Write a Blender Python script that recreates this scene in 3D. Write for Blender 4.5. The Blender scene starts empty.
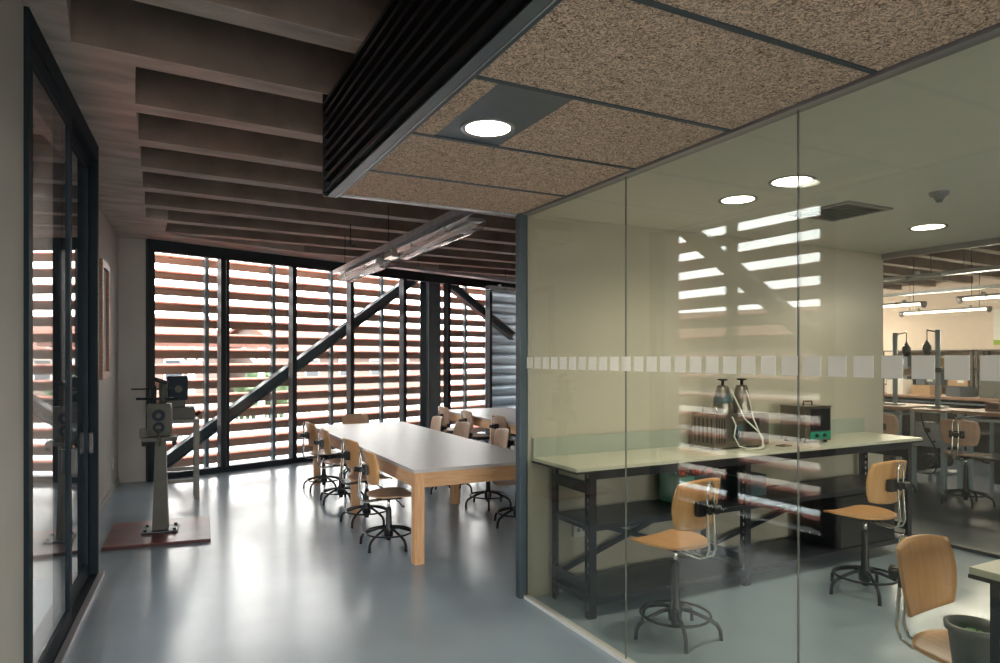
import bpy, bmesh, math, random
from mathutils import Vector, Matrix
random.seed(7)
PI = math.pi
scn = bpy.context.scene
COL = scn.collection
EYE = 1.62
# ------------------------------------------------------------------ plan
# plan measured from the camera (X right, d ahead); the building axes are turned 27.2 degrees
TH = math.radians(27.2)
CT, ST = math.cos(TH), math.sin(TH)
P0 = (0.18, 4.51)                       # corner column of the glazed room, origin of the world
def L(X, d):
    x, y = X - P0[0], d - P0[1]
    return (x*CT + y*ST, -x*ST + y*CT)
def Ld(dx, dy):                         # direction
    return math.atan2(-dx*ST + dy*CT, dx*CT + dy*ST)
# ------------------------------------------------------------------ materials
MATS = {}
def mat(name, col, rough=0.6, metal=0.0, noise=0.0, nscale=8.0, bump=0.0, bscale=60.0, stretch=(1,1,1),
        emit=None, estr=0.0, coat=0.0, spec=0.5, alpha=1.0):
    m = bpy.data.materials.new(name); m.use_nodes = True
    nt = m.node_tree; b = nt.nodes['Principled BSDF']
    b.inputs['Roughness'].default_value = rough
    b.inputs['Metallic'].default_value = metal
    b.inputs['Specular IOR Level'].default_value = spec
    b.inputs['Coat Weight'].default_value = coat
    b.inputs['Alpha'].default_value = alpha
    c4 = (*col, 1)
    tc = nt.nodes.new('ShaderNodeTexCoord'); mp = nt.nodes.new('ShaderNodeMapping')
    mp.inputs['Scale'].default_value = stretch
    nt.links.new(tc.outputs['Object'], mp.inputs['Vector'])
    n = nt.nodes.new('ShaderNodeTexNoise'); n.inputs['Scale'].default_value = nscale
    n.inputs['Detail'].default_value = 5
    nt.links.new(mp.outputs['Vector'], n.inputs['Vector'])
    r = nt.nodes.new('ShaderNodeValToRGB')
    k = max(noise, 0.02)
    r.color_ramp.elements[0].position = 0.3; r.color_ramp.elements[1].position = 0.7
    r.color_ramp.elements[0].color = tuple(c*(1-k) for c in col) + (1,)
    r.color_ramp.elements[1].color = tuple(min(1, c*(1+k)) for c in col) + (1,)
    nt.links.new(n.outputs['Fac'], r.inputs['Fac'])
    nt.links.new(r.outputs['Color'], b.inputs['Base Color'])
    if bump:
        n2 = nt.nodes.new('ShaderNodeTexNoise'); n2.inputs['Scale'].default_value = bscale
        nt.links.new(mp.outputs['Vector'], n2.inputs['Vector'])
        bp = nt.nodes.new('ShaderNodeBump'); bp.inputs['Strength'].default_value = bump
        bp.inputs['Distance'].default_value = 0.01
        nt.links.new(n2.outputs['Fac'], bp.inputs['Height']); nt.links.new(bp.outputs['Normal'], b.inputs['Normal'])
    if emit:
        b.inputs['Emission Color'].default_value = (*emit, 1); b.inputs['Emission Strength'].default_value = estr
    MATS[name] = m
    return m
def glass(name, tint, ior=1.5, rough=0.0):
    m = bpy.data.materials.new(name); m.use_nodes = True
    nt = m.node_tree; nt.nodes.clear()
    out = nt.nodes.new('ShaderNodeOutputMaterial'); mix = nt.nodes.new('ShaderNodeMixShader')
    tr = nt.nodes.new('ShaderNodeBsdfTransparent'); gl = nt.nodes.new('ShaderNodeBsdfGlossy')
    fr = nt.nodes.new('ShaderNodeFresnel'); ge = nt.nodes.new('ShaderNodeNewGeometry')
    mr = nt.nodes.new('ShaderNodeMapRange')
    tr.inputs[0].default_value = (*tint, 1); gl.inputs['Roughness'].default_value = rough
    mr.inputs['To Min'].default_value = ior; mr.inputs['To Max'].default_value = 1/ior   # same reflectance from both faces
    nt.links.new(ge.outputs['Backfacing'], mr.inputs['Value']); nt.links.new(mr.outputs[0], fr.inputs['IOR'])
    nt.links.new(fr.outputs[0], mix.inputs[0]); nt.links.new(tr.outputs[0], mix.inputs[1]); nt.links.new(gl.outputs[0], mix.inputs[2])
    nt.links.new(mix.outputs[0], out.inputs[0])
    MATS[name] = m
    return m
def woodmat(name, c1, c2, rough=0.45, scale=6, stretch=(1, 12, 12), knots=False):
    m = bpy.data.materials.new(name); m.use_nodes = True
    nt = m.node_tree; b = nt.nodes['Principled BSDF']; b.inputs['Roughness'].default_value = rough
    tc = nt.nodes.new('ShaderNodeTexCoord'); mp = nt.nodes.new('ShaderNodeMapping'); mp.inputs['Scale'].default_value = stretch
    nt.links.new(tc.outputs['Object'], mp.inputs['Vector'])
    n = nt.nodes.new('ShaderNodeTexNoise'); n.inputs['Scale'].default_value = scale; n.inputs['Detail'].default_value = 4
    n.inputs['Distortion'].default_value = 0.6
    nt.links.new(mp.outputs['Vector'], n.inputs['Vector'])
    r = nt.nodes.new('ShaderNodeValToRGB')
    r.color_ramp.elements[0].position = 0.32; r.color_ramp.elements[1].position = 0.68
    r.color_ramp.elements[0].color = (*c1, 1); r.color_ramp.elements[1].color = (*c2, 1)
    nt.links.new(n.outputs['Fac'], r.inputs['Fac'])
    last = r.outputs['Color']
    if knots:
        v = nt.nodes.new('ShaderNodeTexVoronoi'); v.inputs['Scale'].default_value = 3.2
        nt.links.new(tc.outputs['Object'], v.inputs['Vector'])
        r2 = nt.nodes.new('ShaderNodeValToRGB'); r2.color_ramp.elements[0].position = 0.05; r2.color_ramp.elements[1].position = 0.13
        r2.color_ramp.elements[0].color = (0.35, 0.25, 0.2, 1); r2.color_ramp.elements[1].color = (1, 1, 1, 1)
        nt.links.new(v.outputs['Distance'], r2.inputs['Fac'])
        mx = nt.nodes.new('ShaderNodeMixRGB'); mx.blend_type = 'MULTIPLY'; mx.inputs[0].default_value = 1
        nt.links.new(last, mx.inputs[1]); nt.links.new(r2.outputs['Color'], mx.inputs[2]); last = mx.outputs[0]
    nt.links.new(last, b.inputs['Base Color'])
    MATS[name] = m
    return m

M = MATS
mat('door_steel', (0.012, 0.020, 0.027), 0.65, noise=0.05, spec=0.12)
mat('plaster', (0.46, 0.44, 0.41), 0.85, noise=0.04, nscale=3, bump=0.05, bscale=90)
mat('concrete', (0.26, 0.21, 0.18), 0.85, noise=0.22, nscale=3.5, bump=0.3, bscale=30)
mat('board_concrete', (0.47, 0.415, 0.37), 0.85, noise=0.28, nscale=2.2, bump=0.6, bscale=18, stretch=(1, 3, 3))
mat('cream', (0.52, 0.485, 0.405), 0.28, noise=0.02, nscale=2)
mat('gypsum', (0.82, 0.80, 0.73), 0.7, noise=0.02)
mat('dark_steel', (0.017, 0.025, 0.032), 0.42, metal=0.2, noise=0.08)
mat('blue_steel', (0.055, 0.08, 0.10), 0.42, metal=0.3, noise=0.1)
mat('post_grey', (0.16, 0.19, 0.215), 0.4, metal=0.5, noise=0.06)
mat('alu', (0.34, 0.33, 0.35), 0.35, metal=0.6)
mat('galv', (0.50, 0.53, 0.56), 0.35, metal=0.7, noise=0.15, nscale=14)
mat('white_sill', (0.75, 0.75, 0.74), 0.4)
mat('fascia', (0.012, 0.014, 0.017), 0.35, metal=0.3)
mat('terracotta', (0.50, 0.29, 0.22), 0.75, noise=0.14, nscale=5, stretch=(.4, 4, 4))
mat('lit_edge', (0.72, 0.25, 0.16), 0.7, noise=0.1)  # sunlit top edge of the blades, put into the colour
mat('clad_metal', (0.44, 0.54, 0.64), 0.38, metal=0.5, noise=0.05)
mat('black_plastic', (0.012, 0.013, 0.015), 0.45)
mat('black_metal', (0.014, 0.016, 0.02), 0.35, metal=0.3)
mat('rack_steel', (0.028, 0.032, 0.042), 0.4, metal=0.4)
mat('chrome', (0.62, 0.62, 0.60), 0.18, metal=1.0)
mat('stainless', (0.22, 0.20, 0.175), 0.3, metal=0.85, noise=0.08)
mat('white_laminate', (0.58, 0.56, 0.55), 0.38)
mat('white_edge', (0.62, 0.63, 0.63), 0.5)
mat('bench_laminate', (0.62, 0.62, 0.52), 0.35)
mat('splash', (0.36, 0.40, 0.34), 0.3)
woodmat('ply', (0.60, 0.31, 0.125), (0.70, 0.39, 0.17), 0.38, 5, (14, 1, 1))
woodmat('ply_brown', (0.42, 0.25, 0.15), (0.52, 0.33, 0.21), 0.4, 5, (14, 1, 1))
woodmat('ply_pale', (0.56, 0.38, 0.25), (0.66, 0.47, 0.33), 0.4, 5, (1, 14, 1))
woodmat('ply_pink', (0.66, 0.38, 0.28), (0.76, 0.47, 0.36), 0.4, 5, (14, 1, 1))
woodmat('pine', (0.66, 0.36, 0.18), (0.80, 0.50, 0.28), 0.5, 4, (1, 12, 12), True)
woodmat('pine_leg', (0.66, 0.35, 0.17), (0.80, 0.48, 0.26), 0.5, 4, (12, 12, 1), True)
woodmat('wood_brown', (0.30, 0.15, 0.09), (0.42, 0.23, 0.14), 0.5, 5, (1, 1, 8))
mat('red_mat', (0.16, 0.035, 0.035), 0.32, noise=0.5, nscale=3)
mat('mat_edge', (0.05, 0.015, 0.015), 0.6)
mat('machine_paint', (0.07, 0.069, 0.056), 0.55, noise=0.15, nscale=8)
mat('machine_dark', (0.010, 0.020, 0.034), 0.55, spec=0.2)
mat('stand_paint', (0.22, 0.205, 0.18), 0.55, noise=0.1)
mat('green_panel', (0.02, 0.25, 0.17), 0.4)
mat('teal_plastic', (0.12, 0.36, 0.30), 0.35)
mat('slate_plastic', (0.10, 0.12, 0.15), 0.4)
mat('dark_teal', (0.05, 0.10, 0.12), 0.35)
mat('red_plastic', (0.6, 0.05, 0.03), 0.4)
mat('grey_plastic', (0.16, 0.17, 0.16), 0.4)
mat('green_bits', (0.08, 0.32, 0.03), 0.5)
mat('cable_white', (0.66, 0.66, 0.60), 0.5)
mat('workshop_wall', (0.74, 0.62, 0.53), 0.85, noise=0.03)
mat('blue_frame', (0.38, 0.45, 0.52), 0.45)
mat('worktop_wood', (0.36, 0.22, 0.16), 0.45, noise=0.12)
mat('paper_white', (0.8, 0.79, 0.75), 0.7)
mat('paper_green', (0.35, 0.5, 0.08), 0.7)
mat('cardboard', (0.45, 0.30, 0.18), 0.8, noise=0.1)
mat('shelf_dark', (0.10, 0.085, 0.08), 0.6)
mat('roof_tile', (0.13, 0.055, 0.038), 0.85, noise=0.25, nscale=2, bump=0.3, bscale=6)
mat('house_wall', (0.13, 0.10, 0.09), 0.9, noise=0.08)
mat('white_paint', (0.62, 0.60, 0.58), 0.6)
mat('ext_ground', (0.34, 0.29, 0.26), 0.95, noise=0.15, nscale=1)
mat('leaf', (0.03, 0.06, 0.02), 0.7, noise=0.4, nscale=10)
mat('dark_glass', (0.03, 0.04, 0.05), 0.1)
mat('bulb_glow', (1, 1, 1), 0.5, emit=(1.0, 0.93, 0.78), estr=7.0)
mat('tube_glow', (1, 1, 1), 0.5, emit=(1.0, 0.86, 0.70), estr=7.0)
mat('reflector', (0.7, 0.7, 0.68), 0.2, metal=0.8)
glass('glass_clear', (0.97, 0.985, 0.975))
glass('glass_green', (0.925, 0.94, 0.895), 1.6)
glass('glass_tint', (0.80, 0.84, 0.84), 1.6)
glass('lamp_cover', (0.94, 0.94, 0.94), 1.32, 0.12)
# frosted film
m = mat('frosted', (0.88, 0.87, 0.84), 0.7)
nt = m.node_tree; b = nt.nodes['Principled BSDF']; o_ = nt.nodes['Material Output']
tl = nt.nodes.new('ShaderNodeBsdfTranslucent'); tl.inputs[0].default_value = (0.9, 0.9, 0.86, 1)
mx = nt.nodes.new('ShaderNodeMixShader'); mx.inputs[0].default_value = 0.45
nt.links.new(b.outputs[0], mx.inputs[1]); nt.links.new(tl.outputs[0], mx.inputs[2]); nt.links.new(mx.outputs[0], o_.inputs[0])
# polished floor
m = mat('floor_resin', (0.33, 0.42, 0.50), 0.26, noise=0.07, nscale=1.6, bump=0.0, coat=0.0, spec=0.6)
nt = m.node_tree; b = nt.nodes['Principled BSDF']
n = nt.nodes.new('ShaderNodeTexNoise'); n.inputs['Scale'].default_value = 2.3; n.inputs['Detail'].default_value = 8
mr = nt.nodes.new('ShaderNodeMapRange'); mr.inputs['To Min'].default_value = 0.20; mr.inputs['To Max'].default_value = 0.235
tc = nt.nodes.new('ShaderNodeTexCoord')
nt.links.new(tc.outputs['Object'], n.inputs['Vector']); nt.links.new(n.outputs['Fac'], mr.inputs['Value']); nt.links.new(mr.outputs[0], b.inputs['Roughness'])
# wood-wool ceiling tile: coarse tangled strands
m = mat('wood_wool', (0.47, 0.36, 0.28), 0.9)
nt = m.node_tree; b = nt.nodes['Principled BSDF']
for l in list(b.inputs['Base Color'].links): nt.links.remove(l)
tc = nt.nodes.new('ShaderNodeTexCoord')
n1 = nt.nodes.new('ShaderNodeTexNoise'); n1.inputs['Scale'].default_value = 52; n1.inputs['Detail'].default_value = 3; n1.inputs['Distortion'].default_value = 2.5
nt.links.new(tc.outputs['Object'], n1.inputs['Vector'])
r = nt.nodes.new('ShaderNodeValToRGB'); r.color_ramp.elements[0].position = 0.36; r.color_ramp.elements[1].position = 0.60
r.color_ramp.elements[0].color = (0.26, 0.16, 0.10, 1); r.color_ramp.elements[1].color = (0.98, 0.76, 0.58, 1)
nt.links.new(n1.outputs['Fac'], r.inputs['Fac']); nt.links.new(r.outputs['Color'], b.inputs['Base Color'])
bp = nt.nodes.new('ShaderNodeBump'); bp.inputs['Strength'].default_value = 0.6; bp.inputs['Distance'].default_value = 0.01
nt.links.new(n1.outputs['Fac'], bp.inputs['Height']); nt.links.new(bp.outputs['Normal'], b.inputs['Normal'])

# ------------------------------------------------------------------ mesh builder
class MB:
    def __init__(s): s.bm = bmesh.new()
    def box(s, x0, x1, y0, y1, z0, z1, bev=0.0):
        r = bmesh.ops.create_cube(s.bm, size=1.0)
        vs = r['verts']
        bmesh.ops.scale(s.bm, vec=(x1-x0, y1-y0, z1-z0), verts=vs)
        bmesh.ops.translate(s.bm, vec=((x0+x1)/2, (y0+y1)/2, (z0+z1)/2), verts=vs)
        if bev:
            es = list({e for v in vs for e in v.link_edges})
            bmesh.ops.bevel(s.bm, geom=es, offset=bev, segments=2, affect='EDGES', profile=0.7)
        return s
    def bar(s, p, q, w, h, up=(0, 0, 1)):       # rectangular bar from p to q
        p, q = Vector(p), Vector(q); d = (q-p).normalized(); up = Vector(up)
        sx = d.cross(up).normalized(); sz = sx.cross(d)
        vs = []
        for c in (p, q):
            for a, b_ in ((-1, -1), (1, -1), (1, 1), (-1, 1)):
                vs.append(s.bm.verts.new(c + sx*a*w/2 + sz*b_*h/2))
        for f in ((0, 1, 2, 3), (7, 6, 5, 4), (0, 4, 5, 1), (1, 5, 6, 2), (2, 6, 7, 3), (3, 7, 4, 0)):
            s.bm.faces.new([vs[i] for i in f])
        return s
    def tube(s, pts, r, n=10, close=False, cap=True):
        pts = [Vector(p) for p in pts]; N = len(pts); rings = []
        rr = r if isinstance(r, (list, tuple)) else [r]*N
        prev = None
        for i, p in enumerate(pts):
            if close: t = (pts[(i+1) % N]-pts[i-1]).normalized()
            else: t = (pts[min(i+1, N-1)]-pts[max(i-1, 0)]).normalized()
            if prev is None:
                a = Vector((0, 0, 1)) if abs(t.z) < .9 else Vector((1, 0, 0))
                u = t.cross(a).normalized()
            else:
                u = (prev - t*prev.dot(t)).normalized()
            prev = u; v = t.cross(u)
            rings.append([s.bm.verts.new(p + (u*math.cos(k*2*PI/n)+v*math.sin(k*2*PI/n))*rr[i]) for k in range(n)])
        for i in range(N if close else N-1):
            a, b_ = rings[i], rings[(i+1) % N]
            for k in range(n):
                f = s.bm.faces.new([a[k], a[(k+1) % n], b_[(k+1) % n], b_[k]]); f.smooth = True
        if cap and not close:
            s.bm.faces.new(rings[0][::-1]); s.bm.faces.new(rings[-1])
        return s
    def cyl(s, p, q, r, n=20): return s.tube([p, q], r, n)
    def lathe(s, prof, n=28, c=(0, 0, 0)):       # prof: [(r,z)]
        rings = []
        for r, z in prof:
            rings.append([s.bm.verts.new((c[0]+max(r, 1e-4)*math.cos(k*2*PI/n), c[1]+max(r, 1e-4)*math.sin(k*2*PI/n), c[2]+z)) for k in range(n)])
        for a, b_ in zip(rings, rings[1:]):
            for k in range(n):
                f = s.bm.faces.new([a[k], a[(k+1) % n], b_[(k+1) % n], b_[k]]); f.smooth = True
        return s
    def prism(s, poly, z0, z1):
        a = [s.bm.verts.new((x, y, z0)) for x, y in poly]; b_ = [s.bm.verts.new((x, y, z1)) for x, y in poly]
        s.bm.faces.new(a[::-1]); s.bm.faces.new(b_); n = len(poly)
        for i in range(n): s.bm.faces.new([a[i], a[(i+1) % n], b_[(i+1) % n], b_[i]])
        return s
    def prism_x(s, poly, x0, x1):                # poly in (y,z), extruded along x
        a = [s.bm.verts.new((x0, y, z)) for y, z in poly]; b_ = [s.bm.verts.new((x1, y, z)) for y, z in poly]
        s.bm.faces.new(a); s.bm.faces.new(b_[::-1]); n = len(poly)
        for i in range(n): s.bm.faces.new([a[i], b_[i], b_[(i+1) % n], a[(i+1) % n]])
        return s
    def plate(s, fn, off, n=14):                 # curved plate, fn(s,t)->point, off = thickness vector
        off = Vector(off)
        G = [[Vector(fn(-1+2*i/n, -1+2*j/n)) for j in range(n+1)] for i in range(n+1)]
        T = [[s.bm.verts.new(p) for p in row] for row in G]; B = [[s.bm.verts.new(p+off) for p in row] for row in G]
        for i in range(n):
            for j in range(n):
                f = s.bm.faces.new([T[i][j], T[i+1][j], T[i+1][j+1], T[i][j+1]]); f.smooth = True
                f = s.bm.faces.new([B[i][j], B[i][j+1], B[i+1][j+1], B[i+1][j]]); f.smooth = True
        rim = [(i, 0) for i in range(n)]+[(n, j) for j in range(n)]+[(i, n) for i in range(n, 0, -1)]+[(0, j) for j in range(n, 0, -1)]
        for k in range(len(rim)):
            a, b_ = rim[k], rim[(k+1) % len(rim)]
            s.bm.faces.new([T[a[0]][a[1]], B[a[0]][a[1]], B[b_[0]][b_[1]], T[b_[0]][b_[1]]])
        return s
    def rot(s, ang, axis='Z', c=(0, 0, 0)):
        bmesh.ops.rotate(s.bm, verts=s.bm.verts, cent=c, matrix=Matrix.Rotation(ang, 3, axis)); return s
    def move(s, v): bmesh.ops.translate(s.bm, vec=v, verts=s.bm.verts); return s
    def build(s, name, m_, parent=None, label=None, loc=None, rotz=0):
        bmesh.ops.recalc_face_normals(s.bm, faces=s.bm.faces)
        me = bpy.data.meshes.new(name); s.bm.to_mesh(me); s.bm.free()
        me.materials.append(M[m_] if isinstance(m_, str) else m_)
        o = bpy.data.objects.new(name, me); COL.objects.link(o)
        if parent is not None: o.parent = parent
        if loc is not None: o.location = loc; o.rotation_euler = (0, 0, rotz)
        if label: o['label'] = label
        return o
def tag(o, label=None, cat=None, group=None, kind=None):
    if label: o['label'] = label
    if cat: o['category'] = cat
    if group: o['group'] = group
    if kind: o['kind'] = kind
    return o
def thing(name, label, cat, loc=(0, 0, 0), rotz=0, group=None, kind=None):
    o = bpy.data.objects.new(name, None); COL.objects.link(o); o.empty_display_size = .1
    o.location = loc if len(loc) == 3 else (*loc, 0); o.rotation_euler = (0, 0, rotz)
    return tag(o, label, cat, group, kind)
def kids(o): return [c for c in bpy.data.objects if c.parent == o]
def copy_tree(o, parent=None):
    c = o.copy(); COL.objects.link(c); c.parent = parent
    for ch in kids(o): copy_tree(ch, c)
    return c
def struct(name, loc=(0, 0, 0), rotz=0): return thing(name, None, None, loc, rotz, kind='structure')
def frame_of(A, B):      # A,B in camera-plan metres: world base point, heading and length
    a, b_ = L(*A), L(*B)
    return a, math.atan2(b_[1]-a[1], b_[0]-a[0]), math.hypot(b_[0]-a[0], b_[1]-a[1])

# ------------------------------------------------------------------ camera
cam = bpy.data.objects.new('camera', bpy.data.cameras.new('camera')); COL.objects.link(cam)
cx, cy = L(0, 0)
cam.location = (cx, cy, EYE); cam.rotation_euler = (PI/2, 0, -TH)
cam.data.sensor_width = 36; cam.data.lens = 24.0; cam.data.shift_y = 0.027; cam.data.clip_start = 0.05; cam.data.clip_end = 300
scn.camera = cam

# ------------------------------------------------------------------ shell
H = 3.20          # underside of the concrete beams
HC = 2.60         # lowered ceiling of the glazed room
W0, W1 = (-4.65, 8.82), (1.23, 15.14)
pW, aW, lW = frame_of(W0, W1)
MOD = 1.079
pL, aL, lL = frame_of((-2.13, 2.98), (-3.009, 4.96))
q0 = L(-4.97, 8.68)
REAR = -7.5
# floor
fl = MB().prism([(-4.2, REAR-.1), (3.85, REAR-.1), (3.85, 0), (5.9, 9.2), (5.9, 15), (-4.2, 15)], -.2, 0).build('floor', 'floor_resin'); tag(fl, kind='structure')
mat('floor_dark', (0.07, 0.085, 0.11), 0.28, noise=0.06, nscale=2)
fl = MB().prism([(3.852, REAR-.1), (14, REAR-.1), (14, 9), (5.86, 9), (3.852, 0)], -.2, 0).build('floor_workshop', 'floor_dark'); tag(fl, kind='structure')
# window wall (local x along, y outward)
wn = struct('window_1', pW, aW)
N_MOD = 8
ft = .05
fr = MB()
fr.box(-.03, N_MOD*MOD+.1, -.06, .06, H-.16, H+.02).box(-.03, N_MOD*MOD+.1, -.06, .06, 0, .08).box(-.03, .06, -.06, .06, 0.08, H-.16)
fr.build('window_frame', 'dark_steel', wn)
MX = [t_*1.3656 for t_ in (.715, 1.535, 2.31, 3.125, 3.91, 4.75, 5.55, 6.33)]
for k in range(1, N_MOD+1):
    x = MX[k-1]
    mb = MB().box(x-.035, x+.035, -.07, .06, .08, H-.16)
    if k == 1: mb.box(x+.06, x+.10, -.04, .05, .08, H-.16)
    mb.build('mullion', 'dark_steel', wn)
for k in range(N_MOD):
    MB().box(([.03]+MX)[k]+.03, MX[k]-.03, -.003, .003, .08, H-.16).build('glass_pane', 'glass_clear', wn)
# short plaster return between left wall and window
pr, ar, lr = frame_of((-4.97, 8.68), W0)
s = struct('wall_back_left', pr, ar); MB().box(-.3, lr-.03, 0, .25, 0, 3.7).build('wall_face', 'plaster', s)
# outside of the window: sloping steel braces and column
col = thing('steel_column', 'dark blue steel column standing outside the big window between the two braces', 'column', (pW[0]+math.cos(aW)*5.18-math.sin(aW)*.3, pW[1]+math.sin(aW)*5.18+math.cos(aW)*.3), aW)
MB().box(-.15, .15, -.13, -.115, -.3, 3.7).box(-.15, .15, .115, .13, -.3, 3.7).build('flange', 'blue_steel', col)
MB().box(-.008, .008, -.115, .115, -.3, 3.7).build('web', 'blue_steel', col)
def brace(xa, za, xb, zb, label):
    t = thing('steel_brace', label, 'brace', (pW[0]-math.sin(aW)*.32, pW[1]+math.cos(aW)*.32), aW)
    d = Vector((xb-xa, 0, zb-za)).normalized(); up = Vector((-d.z, 0, d.x))
    o = up*.075
    MB().bar((xa, 0, za), (xb, 0, zb), .012, .15, up).build('web', 'blue_steel', t)
    for sg in (1, -1):
        p = Vector((xa, 0, za))+o*sg; q = Vector((xb, 0, zb))+o*sg
        MB().bar(p, q, .14, .014, up).build('flange', 'blue_steel', t)
    return t
m_ = 1.3656
brace(.04*m_, 0, 3.70*m_, 3.30, 'long dark blue steel brace rising from lower left to upper right behind the window')
brace(4.05*m_, 3.17, 5.55*m_, 2.10, 'short dark steel brace sloping down to the right behind the last window panes')
# louvre screens
def louvre(name_label, p, a, x0, x1, yoff, z0, z1, posts, ext=None, pitch=.225, zoff=0):
    t = thing('louvre_screen', name_label, 'louvre screen', (p[0]-math.sin(a)*yoff, p[1]+math.cos(a)*yoff), a)
    z = z0+zoff
    while z < z1:
        # extruded terracotta blade: body plus an upper lip, sunlit edge painted into its colour
        MB().prism_x([(-.05, 0), (.055, .02), (.065, .115), (.03, .135), (-.055, .098)], x0, x1).move((0, 0, z)).build('blade', 'terracotta', t)
        MB().prism_x([(-.053, .1015), (.030, .139), (.03, .149), (-.058, .122), (-.066, .104)], x0, x1).move((0, 0, z)).build('blade_lit_edge', 'lit_edge', t)
        z += pitch
    for x in posts:
        MB().box(x-.028, x+.028, -.13, -.055, -.3, 3.6).build('louvre_post', 'post_grey', t)
        zz = z0+zoff; c0 = MB().box(x-.042, x+.042, -.068, -.05, .02, .09).build('clip', 'galv', t); c0.location.z = zz
        zz += pitch
        while zz < z1:
            c1 = c0.copy(); COL.objects.link(c1); c1.location.z = zz; zz += pitch
    return t
louvre('wide screen of terracotta blades outside the big back window', pW, aW, -.9, 5.1*m_, .62, -.12, 3.4, [(k*.782-.06)*m_ for k in (0, 1, 2, 3, 4, 6)], zoff=-.06)
cl = thing('metal_cladding', 'blue grey ribbed metal cladding outside the right end of the window', 'cladding', (pW[0]+math.cos(aW)*5.12*m_-math.sin(aW)*.62, pW[1]+math.sin(aW)*5.12*m_+math.cos(aW)*.62), aW)
mb = MB(); pts = []
zz = -.3
while zz < 3.7:
    for k in range(8):
        pts.append((-.05-.075*math.sin(PI*k/8), zz+.225*k/8))
    zz += .225
pts = [(.05, -.3)]+pts+[(.05, zz)]
mb.prism_x(pts[::-1], 0, 3.2); mb.build('ribbed_sheet', 'clad_metal', cl)

# left wall: near part, sliding glazed door, far part set back
s = struct('wall_left', pL, aL)
MB().box(-8.5, -.0, 0, .25, 0, 3.7).build('wall_near', 'plaster', s)
pf, af, lf = frame_of((-3.28, 4.93), (-4.97, 8.68))
s = struct('wall_left_far', pf, af)
MB().box(-.0, lf+.02, 0, .25, 0, 3.7).build('wall_face', 'plaster', s)
MB().box(.0, lf, -.012, 0, 0, .07).build('skirting', 'plaster', s)
MB().box(3.45, 3.53, -.012, .0, .28, .40).build('wall_socket', 'white_paint', s)
dr = struct('door_1', pL, aL)
LD = lL
mb = MB().box(0, .05, -.02, .16, 0, H).box(LD-.05, LD, -.02, .16, 0, H).box(.05, LD-.05, -.02, .16, H-.12, H).box(.05, LD-.05, -.02, .16, 0, .03)
mb.build('door_frame', 'door_steel', dr)
MB().box(LD, LD+.02, -.02, .28, 0, 3.2).build('jamb_panel', 'plaster', dr)
for (x0, x1, y0) in ((.05, LD/2+.04, -.012), (LD/2-.04, LD-.05, .032)):
    sf = MB().box(x0, x0+.07, y0, y0+.04, .03, H-.12).box(x1-.07, x1, y0, y0+.04, .03, H-.12)
    sf.box(x0+.07, x1-.07, y0, y0+.04, .03, .13).box(x0+.07, x1-.07, y0, y0+.04, H-.20, H-.12)
    sh = sf.build('sliding_sash', 'door_steel', dr)
    MB().box(x0+.07, x1-.07, y0+.012, y0+.022, .13, H-.20).build('glass_pane', 'glass_tint', sh)
    MB().box(x1-.055, x1-.02, y0-.03, y0, .93, 1.08, .004).build('door_handle', 'black_plastic', sh)
MB().box(-.35, LD+.02, -.055, -.02, 0, .03).build('door_track', 'alu', dr)
louvre('terracotta blade screen outside the glazed sliding door on the left', pL, aL, -2.0, 2.6, .75, -.12, 3.5, (-.55, .53, 1.61), zoff=.06)
t = thing('steel_brace', 'dark steel brace outside the sliding door, seen only reflected in the glass partition', 'brace', (pL[0]-math.sin(aL)*.5, pL[1]+math.cos(aL)*.5), aL)
MB().bar((-.6, 0, .9), (2.4, 0, 3.3), .12, .16).build('web', 'blue_steel', t)

# ceiling: slab, cast soffits and beams (frame along the beams)
aB = Ld(.860, .510); pB = L(0, 0)
ce = struct('ceiling', pB, aB)
MB().prism([(-1.3, -5), (-.28, 10.2), (.6, 10.35), (9.2, 12.9), (22, 12.9), (22, -9), (-1.6, -9)], 3.70, 3.85).build('slab', 'concrete', ce)
MB().prism([(-1.5, -5), (-.144, -5), (-.144, 3.95), (.14, 3.951), (.157, 4.6), (.40, 8.45), (.62, 8.46), (.66, 9.6), (.6, 10.2), (-.3, 10.2), (-.6, 8)], H-.004, 3.70).build('soffit', 'board_concrete', ce)
nb = 0
for k in range(-11, 11):
    y0 = 3.944+.755*k
    xs = -.2
    if y0 > 9.4: xs = .5+(y0-9.8)/.294
    if y0 > 4.2: xs = max(xs, .1)
    if y0 > 8.5: xs = max(xs, .5)
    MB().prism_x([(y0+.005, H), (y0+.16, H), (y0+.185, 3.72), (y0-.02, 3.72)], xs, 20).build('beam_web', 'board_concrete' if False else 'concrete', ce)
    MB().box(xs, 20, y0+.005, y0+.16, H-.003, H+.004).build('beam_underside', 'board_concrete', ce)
es = struct('ceiling_edge', pW, aW)
MB().box(-.1, N_MOD*MOD+.4, -.55, .22, H-.006, 3.72).build('soffit', 'board_concrete', es)

# ------------------------------------------------------------------ the glazed room
BW = 3.85
s = struct('wall_right'); MB().box(.01, BW, 0, .12, 0, 3.7).build('wall_face', 'cream', s)
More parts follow.
